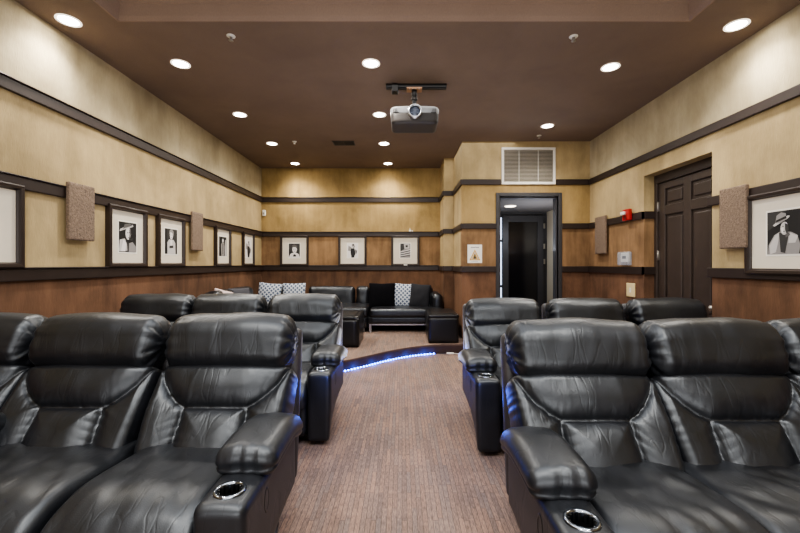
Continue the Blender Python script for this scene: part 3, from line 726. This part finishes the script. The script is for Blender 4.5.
def arm_obj(parent, s):
    """s = side (+1: arm on +x)"""
    xa = s*.305
    def fn(p, n):
        q = p.copy(); tb = max(0, -p.z)/.245; rear = (p.y+.31)/.62
        q.x -= s*(.105*tb*rear+.01*tb)*max(0, s*p.x/.086)      # outer skin tucks in towards the rear foot
        q += n*.0015*nz(p.x*6, p.y*4, p.z*4+s)
        if p.z > .15: q.z += .006*(1-(p.x/.085)**2)
        return q
    m = MB(); m.rbox((.086, .31, .243), (.03, .035, .03), (14, 30, 26), M['leather'], fn, Matrix.Translation((xa, -.52, .273)), dense=.4)
    # outer side panel gets matte hide
    me_side = m.m(M['sidehide'])
    for fi, f in enumerate(m.f):
        c_ = sum((Vector(m.v[i]) for i in f), Vector())/len(f)
        if s*(c_.x-xa) > .079-.11*max(0, (.273-c_.z)/.243)*max(0, (c_.y+.83)/.62) and c_.z < .47 and c_.y > -.80: m.mi[fi] = me_side
    a = m.build('arm', parent)
    # cut the cup hole
    cut = MB(); cut.lathe([(.040, -.2), (.040, .2)], M['void'], Matrix.Translation((xa, -.735, .56)), 28, True); co = cut.build('cutter', parent, fixn=True)
    md = a.modifiers.new('b', 'BOOLEAN'); md.object = co; md.operation = 'DIFFERENCE'; md.solver = 'EXACT'
    dg = bpy.context.evaluated_depsgraph_get(); dg.update()
    nm = bpy.data.meshes.new_from_object(a.evaluated_get(dg)); a.modifiers.clear(); a.data = nm
    bpy.data.objects.remove(co)
    w = MB(); w.lathe([(.039, -.095), (.039, -.002), (.041, .003), (.050, .004), (.054, .0), (.053, -.004)], M['chrome'], n=40)
    w.lathe([(.0385, -.09), (.0001, -.092)], M['void'], n=28)
    for i in range(14):
        a_ = 2*PI*i/14; w.box(-.003, .003, -.003, .003, -.028, -.002, M['void'], Matrix.Translation((.0375*math.cos(a_), .0375*math.sin(a_), 0)) @ Matrix.Rotation(a_, 4, 'Z'))
    w.lathe([(.0378, -.09), (.0378, -.03)], M['void'], n=28)
    ch = w.build('cup_holder', a, loc=(xa, -.735, .5235))
    # pad
    def fp(p, n):
        q = p.copy(); t_ = p.y/.225
        q.z += -.050*max(0, t_)**2-.012*max(0, -t_)**2
        if p.z > -.01: q.z += .016*(1-(p.x/.12)**2)
        q += n*(.002*nz(p.x*6, p.y*6, s)+.002*math.exp(-(p.y+.225)/.05)*math.sin(p.x*110+3*nz(p.x*9, s)))
        # stitched seam all round
        sd = abs(p.z+.012)
        q -= n*.006*math.exp(-(sd/.006)**2)*(1 if abs(n.z) < .75 else 0)
        return q
    m = MB(); m.rbox((.118, .225, .052), (.05, .05, .048), (30, 40, 22), M['leather'], fp, Matrix.Translation((xa+s*.004, -.415, .560)), dense=.4); m.build('arm_pad', a)
    # latch pocket on the outer side
    w = MB(); lx = xa+s*.083
    w.lathe([(.016, 0), (.02, .004), (.026, .004), (.028, 0)], M['black'], Matrix.Translation((lx, -.62, .42)) @ Matrix.Rotation(s*PI/2, 4, 'Y') @ Matrix.Diagonal((1.8, 1, 1, 1)), 28)
    w.lathe([(.018, .001), (.0001, .001)], M['void'], Matrix.Translation((lx, -.62, .42)) @ Matrix.Rotation(s*PI/2, 4, 'Y') @ Matrix.Diagonal((1.8, 1, 1, 1)), 28)
    w.build('release_latch', a)
    return a
cache = {}
def get(key, fn):
    if key not in cache: cache[key] = fn()
    return cache[key]
def recliner(label, x, y, side, seed, group, arm=True, hz_=.868, rz=0):
    """side: +1 the aisle is to +x.  x,y: headrest centre"""
    t = thing('recliner', label, 'recliner', (x, y, 0), rz, group)
    h = headrest_mesh(seed).build('headrest', t); h.location = (0, .015, hz_); h.rotation_euler = (-.22, 0, random.uniform(-.012, .012))
    b = backrest_mesh(seed+.5).build('backrest', t); b.location = (0, -.112, .540); b.rotation_euler = (-.56, 0, 0)
    s = side
    if arm: xs = (-.30*s, .222*s)
    else: xs = (-.275*s, .365*s)
    x0, x1 = min(xs), max(xs)
    seat_mesh(x0, x1, seed).build('seat', t)
    def ff(p, n):
        q = p.copy(); q += n*(.006*nz(p.x*8+seed, p.z*8, 1)); return q
    m = MB(); m.rbox(((x1-x0)/2-.004, .05, .125), .045, (18, 8, 14), M['leather'], ff, Matrix.Translation(((x0+x1)/2, -.77, .18))); m.build('footrest', t)
    m = MB(); m.box(x0+.02, x1-.02, -.74, -.03, .03, .32, M['black']); m.box(x0+.05, x1-.05, -.70, .0, 0, .03, M['black']); m.build('base', t)
    # outer back shell, leaning
    m = MB(); m.rbox((.335, .045, .40), .04, (16, 6, 16), M['sidehide'], None, Matrix.Translation((0, .055, .54)) @ Matrix.Rotation(-.16, 4, 'X')); m.build('back_shell', t)
    if arm: arm_obj(t, s)
    return t
grp = 'black leather theatre recliners'
LY1, LY2, RY1, RY2 = 2.06, 3.58, 1.905, 3.42
recliner('black leather recliner in the front left row beside the aisle, with a cup holder arm', -.890, LY1, 1, 1.3, grp)
recliner('black leather recliner in the middle of the front left row, second from the aisle', -1.578, LY1, 1, 2.6, grp, arm=False)
recliner('black leather recliner at the left photo edge, wall end of the front left row', -2.25, LY1+.02, 1, 3.9, grp)
recliner('black leather recliner in the second left row beside the aisle, with a cup holder arm', -.893, LY2, 1, 5.2, grp, hz_=0.857)
recliner('black leather recliner in the middle of the second left row, mostly its headrest showing', -1.58, LY2, 1, 6.1, grp, arm=False, hz_=0.857)
recliner('black leather recliner at the wall end of the second left row, against the rust wall', -2.225, LY2, 1, 7.7, grp, hz_=0.857)
recliner('black leather recliner in the front right row beside the aisle, with a cup holder arm', 0.845, RY1, -1, 8.4, grp, hz_=0.862)
recliner('black leather recliner in the front right row, second from the aisle', 1.497, RY1, -1, 9.9, grp, arm=False, hz_=0.862)
recliner('black leather recliner at the right photo edge, third in the front right row', 2.14, RY1+.02, -1, 10.3, grp, hz_=0.862)
recliner('black leather recliner in the second right row beside the aisle, with a cup holder arm', .883, RY2, -1, 11.5, grp, hz_=0.832)
recliner('black leather recliner in the middle of the second right row, mostly its headrest showing', 1.60, RY2, -1, 12.2, grp, arm=False, hz_=0.832)
recliner('black leather recliner at the wall end of the second right row, below the dark door', 2.315, RY2, -1, 13.8, grp, hz_=0.832)

# ------------------------------------------------------------------ sectional sofa at the back
def sofa_cush(name, parent, cx, cy, cz, hx, hy, hz, r=.05, rot=(0, 0, 0), mat='sofahide', seed=1., amp=.006, crown=.015):
    def fn(p, n):
        q = p+n*(amp*nz(p.x*7+seed, p.y*7, p.z*7+seed)+crown*(1-(p.x/hx)**2)*(1-(p.z/hz)**2 if hz > hy else 1-(p.y/hy)**2)); return q
    m = MB(); m.rbox((hx, hy, hz), min(r, hx*.9, hy*.9, hz*.9), (22, 14, 14), M[mat], fn); o = m.build(name, parent); o.location = (cx, cy, cz); o.rotation_euler = rot; return o
t = thing('sofa', 'low black leather sofa with steel legs under the rear pictures, right part of the sectional', 'sofa', (.08, 7.1, PLAT))
w = MB(); w.rbox((.66, .49, .055), .015, (8, 8, 5), M['sofahide'], None, Matrix.Translation((0, 0, .205))); w.build('base', t)
sofa_cush('seat_cushion', t, 0, -.03, .325, .63, .49, .075, .045, seed=2.2)
sofa_cush('back_cushion', t, -.31, .36, .53, .32, .12, .21, .08, (-.12, 0, 0), seed=3.1)
sofa_cush('back_cushion', t, .26, .36, .53, .25, .12, .21, .08, (-.12, 0, 0), seed=4.1)
sofa_cush('armrest', t, .545, .1, .46, .10, .36, .17, .09, seed=5.2)
w = MB(); w.box(-.64, .62, -.475, -.445, .118, .142, M['steel']); w.box(-.64, .62, .445, .475, .118, .142, M['steel']); w.build('steel_rail', t)
for xx in (-.62, .60):
    for yy in (-.46, .46):
        w = MB(); w.box(xx-.02, xx+.02, yy-.015, yy+.015, 0, .12, M['steel']); w.build('leg', t)
t = thing('sofa', 'long left part of the black leather sectional sofa along the rear wall', 'sofa', (-1.62, 7.12, PLAT))
w = MB(); w.rbox((1.04, .48, .10), .02, (12, 8, 6), M['sofahide'], None, Matrix.Translation((0, 0, .16))); w.build('base', t)
for xx in (-.69, 0, .69): sofa_cush('seat_cushion', t, xx, -.03, .335, .345, .49, .08, .045, seed=xx+9)
for xx, hx in ((-.72, .30), (-.04, .1), (.28, .44), (.88, .13)):
    if hx < .12: continue
    sofa_cush('back_cushion', t, xx, .37, .53, hx, .12, .205, .08, (-.12, 0, 0), seed=xx*3+5, amp=.012)
for xx in (-.95, .95):
    for yy in (-.4, .4):
        w = MB(); w.box(xx-.025, xx+.025, yy-.025, yy+.025, 0, .07, M['steel']); w.build('leg', t)
t = thing('sofa', 'left side wing of the black leather sectional standing along the left wall', 'sofa', (-2.28, 5.95, PLAT))
w = MB(); w.rbox((.44, .66, .10), .02, (8, 10, 6), M['sofahide'], None, Matrix.Translation((0, 0, .16))); w.build('base', t)
for yy in (-.33, .33): sofa_cush('seat_cushion', t, 0.02, yy, .335, .43, .33, .08, .045, seed=yy+3)
for yy in (-.33, .33): sofa_cush('back_cushion', t, -.32, yy, .56, .12, .33, .215, .08, (0, -.1, 0), seed=yy*3+5, amp=.012)
for xx in (-.36, .36):
    for yy in (-.58, .58):
        w = MB(); w.box(xx-.025, xx+.025, yy-.025, yy+.025, 0, .07, M['steel']); w.build('leg', t)
# ottomans
def ottoman(label, cx, cy, hx, hy, h):
    t = thing('ottoman', label, 'ottoman', (cx, cy, PLAT), group='black leather box ottomans on the platform')
    w = MB(); w.rbox((hx, hy, (h-.045)/2), .012, (6, 6, 6), M['table'], None, Matrix.Translation((0, 0, (h-.045)/2+.006))); w.build('body', t)
    w = MB(); w.rbox((hx+.004, hy+.004, .024), .012, (8, 8, 4), M['table'], None, Matrix.Translation((0, 0, h-.024))); tp = w.build('top', t)
    w = MB(); w.rbox((hx-.05, hy-.06, .006), .004, (8, 8, 4), M['table'], None, Matrix.Translation((0, 0, h+.003))); w.build('inset_panel', tp)
ottoman('black box ottoman at the platform edge, left of the rear walkway', -.975, 5.775, .375, .375, .43)
ottoman('black box ottoman at the platform edge beside the stepped column', .607, 6.09, .222, .40, .42)
# throw pillows
def pillow(label, name, mat, px, py, cy, wid, hei, rot=(0, 0, 0), th=.06, seed=0):
    cx = (px-CX)*cy/F; cz = CAMZ-(py-CY)*cy/F
    hx, hz = wid/2, hei/2
    def fn(p, n):
        u, v = p.x/hx, p.z/hz
        k = (max(0, 1-abs(u)**2.6)*max(0, 1-abs(v)**2.6))**.5
        q = Vector((p.x*(1-.05*(1-abs(v))*abs(u)), (p.y/.05)*(.006+th*k), p.z*(1-.05*(1-abs(u))*abs(v))))
        q.y += .006*nz(p.x*9+seed, p.z*9, seed); return q
    m = MB(); m.rbox((hx, .05, hz), .012, (26, 4, 26), M[mat], fn); o = m.build(name); o.location = (cx, cy, cz); o.rotation_euler = rot
    return tag(o, label, 'pillow', 'throw pillows on the sectional sofa')
pillow('white and blue diamond patterned pillow on the sectional, leftmost in the corner', 'throw_pillow', 'pattern', 269.5, 295, 7.12, .42, .44, (-.2, .09, .1), seed=1)
pillow('white and blue patterned pillow on the sectional, right of the corner one', 'throw_pillow', 'pattern', 294, 294.5, 7.12, .42, .42, (-.2, -.02, 0), seed=2)
pillow('plain black velvet pillow left of the patterned one on the right sofa', 'throw_pillow', 'velvet', 382, 295.5, 7.0, .47, .45, (-.2, 0, 0), seed=3)
pillow('white and blue patterned pillow between two black pillows on the right sofa', 'throw_pillow', 'pattern', 403, 295.5, 7.09, .40, .44, (-.2, .05, 0), seed=4)
pillow('black pillow leaning at an angle next to the right sofa armrest', 'throw_pillow', 'velvetgrey', 420, 296, 6.98, .36, .43, (-.2, .09, -.1), seed=5)
pillow('grey pillow lying on the left wing of the sectional near the wall', 'throw_pillow', 'greycush', 240, 297, 5.9, .34, .28, (-.3, .0, .9), seed=6)
pillow('small pale pinkish pillow just showing over the second left row', 'throw_pillow', 'pinkish', 222, 299, 5.5, .26, .26, (-.3, .3, .6), seed=7)

# ------------------------------------------------------------------ LED rope along the step
t = thing('led_strip', 'glowing blue LED light strip along the foot of the curved carpet step', 'led strip')
seg_pts = [p for p in cv if -1.2 <= p[0] <= .50]
w = MB(); w.tube([(x, y-.022, .008) for x, y in seg_pts], .006, M['ledtape'], 8); w.build('tape', t)
L = 0; acc = []; 
for i in range(len(seg_pts)-1):
    a, b = Vector(seg_pts[i]), Vector(seg_pts[i+1]); acc.append((L, a, b)); L += (b-a).length
nled = 44; dm = None
for k in range(nled):
    s_ = L*(k+.5)/nled
    for l0, a, b in acc:
        if l0 <= s_ <= l0+(b-a).length:
            p = a+(b-a)*((s_-l0)/(b-a).length)
    if dm is None:
        w = MB(); w.rbox((.008, .007, .007), .004, (4, 4, 4), M['led']); o = w.build('led', t); dm = o
    else: o = dm.copy(); COL.objects.link(o); o.parent = t
    o.location = (p.x, p.y-.027, .011)
for k in range(7):
    s_ = L*(k+.5)/7
    for l0, a, b in acc:
        if l0 <= s_ <= l0+(b-a).length: p = a+(b-a)*((s_-l0)/(b-a).length)
    l = bpy.data.lights.new('led_glow', 'POINT'); l.energy = .6; l.color = (.03, .14, 1); l.shadow_soft_size = .03
    o = bpy.data.objects.new('led_glow', l); COL.objects.link(o); o.location = (p.x, p.y-.06, .03)
w = MB(); w.tube([(.50, 5.58, .008), (.56, 5.59, .01), (.62, 5.585, .012)], .005, M['black'], 8); w.build('lead', t)
w = MB(); w.rbox((.05, .012, .010), .004, (6, 4, 4), M['white'], None, Matrix.Translation((.69, 5.585, .012))); w.tube([(.74, 5.585, .012), (.80, 5.57, .008), (.88, 5.58, .008)], .004, M['white'], 8); w.build('connector', t)
# blue LED lamps behind the rows (their glow rims the leather)
for x, y, z, e in ((-.47, 2.5, .5, 1.3), (.40, 2.32, .5, 1.3), (-.46, 3.95, .45, 1.3), (.44, 3.8, .45, 1.3)):
    l = bpy.data.lights.new('row_led', 'POINT'); l.energy = e; l.color = (.05, .15, 1); l.shadow_soft_size = .05
    o = bpy.data.objects.new('row_led', l); COL.objects.link(o); o.location = (x, y, z)

# ------------------------------------------------------------------ camera, world
cd = bpy.data.cameras.new('camera'); cam = bpy.data.objects.new('camera', cd); COL.objects.link(cam)
cam.location = (0, 0, CAMZ); cam.rotation_euler = (PI/2, 0, 0)
cd.sensor_width = 36; cd.lens = 36*F/800; cd.shift_x = -(CX-400)/800; cd.shift_y = (CY-266.5)/800; cd.clip_start = .05
S.camera = cam
wd = bpy.data.worlds.new('world'); S.world = wd; wd.use_nodes = True
wd.node_tree.nodes['Background'].inputs['Color'].default_value = (.6, .55, .5, 1); wd.node_tree.nodes['Background'].inputs['Strength'].default_value = .1
S.view_settings.view_transform = 'AgX'
S.view_settings.look = 'AgX - Medium High Contrast'
S.view_settings.exposure = 0.72
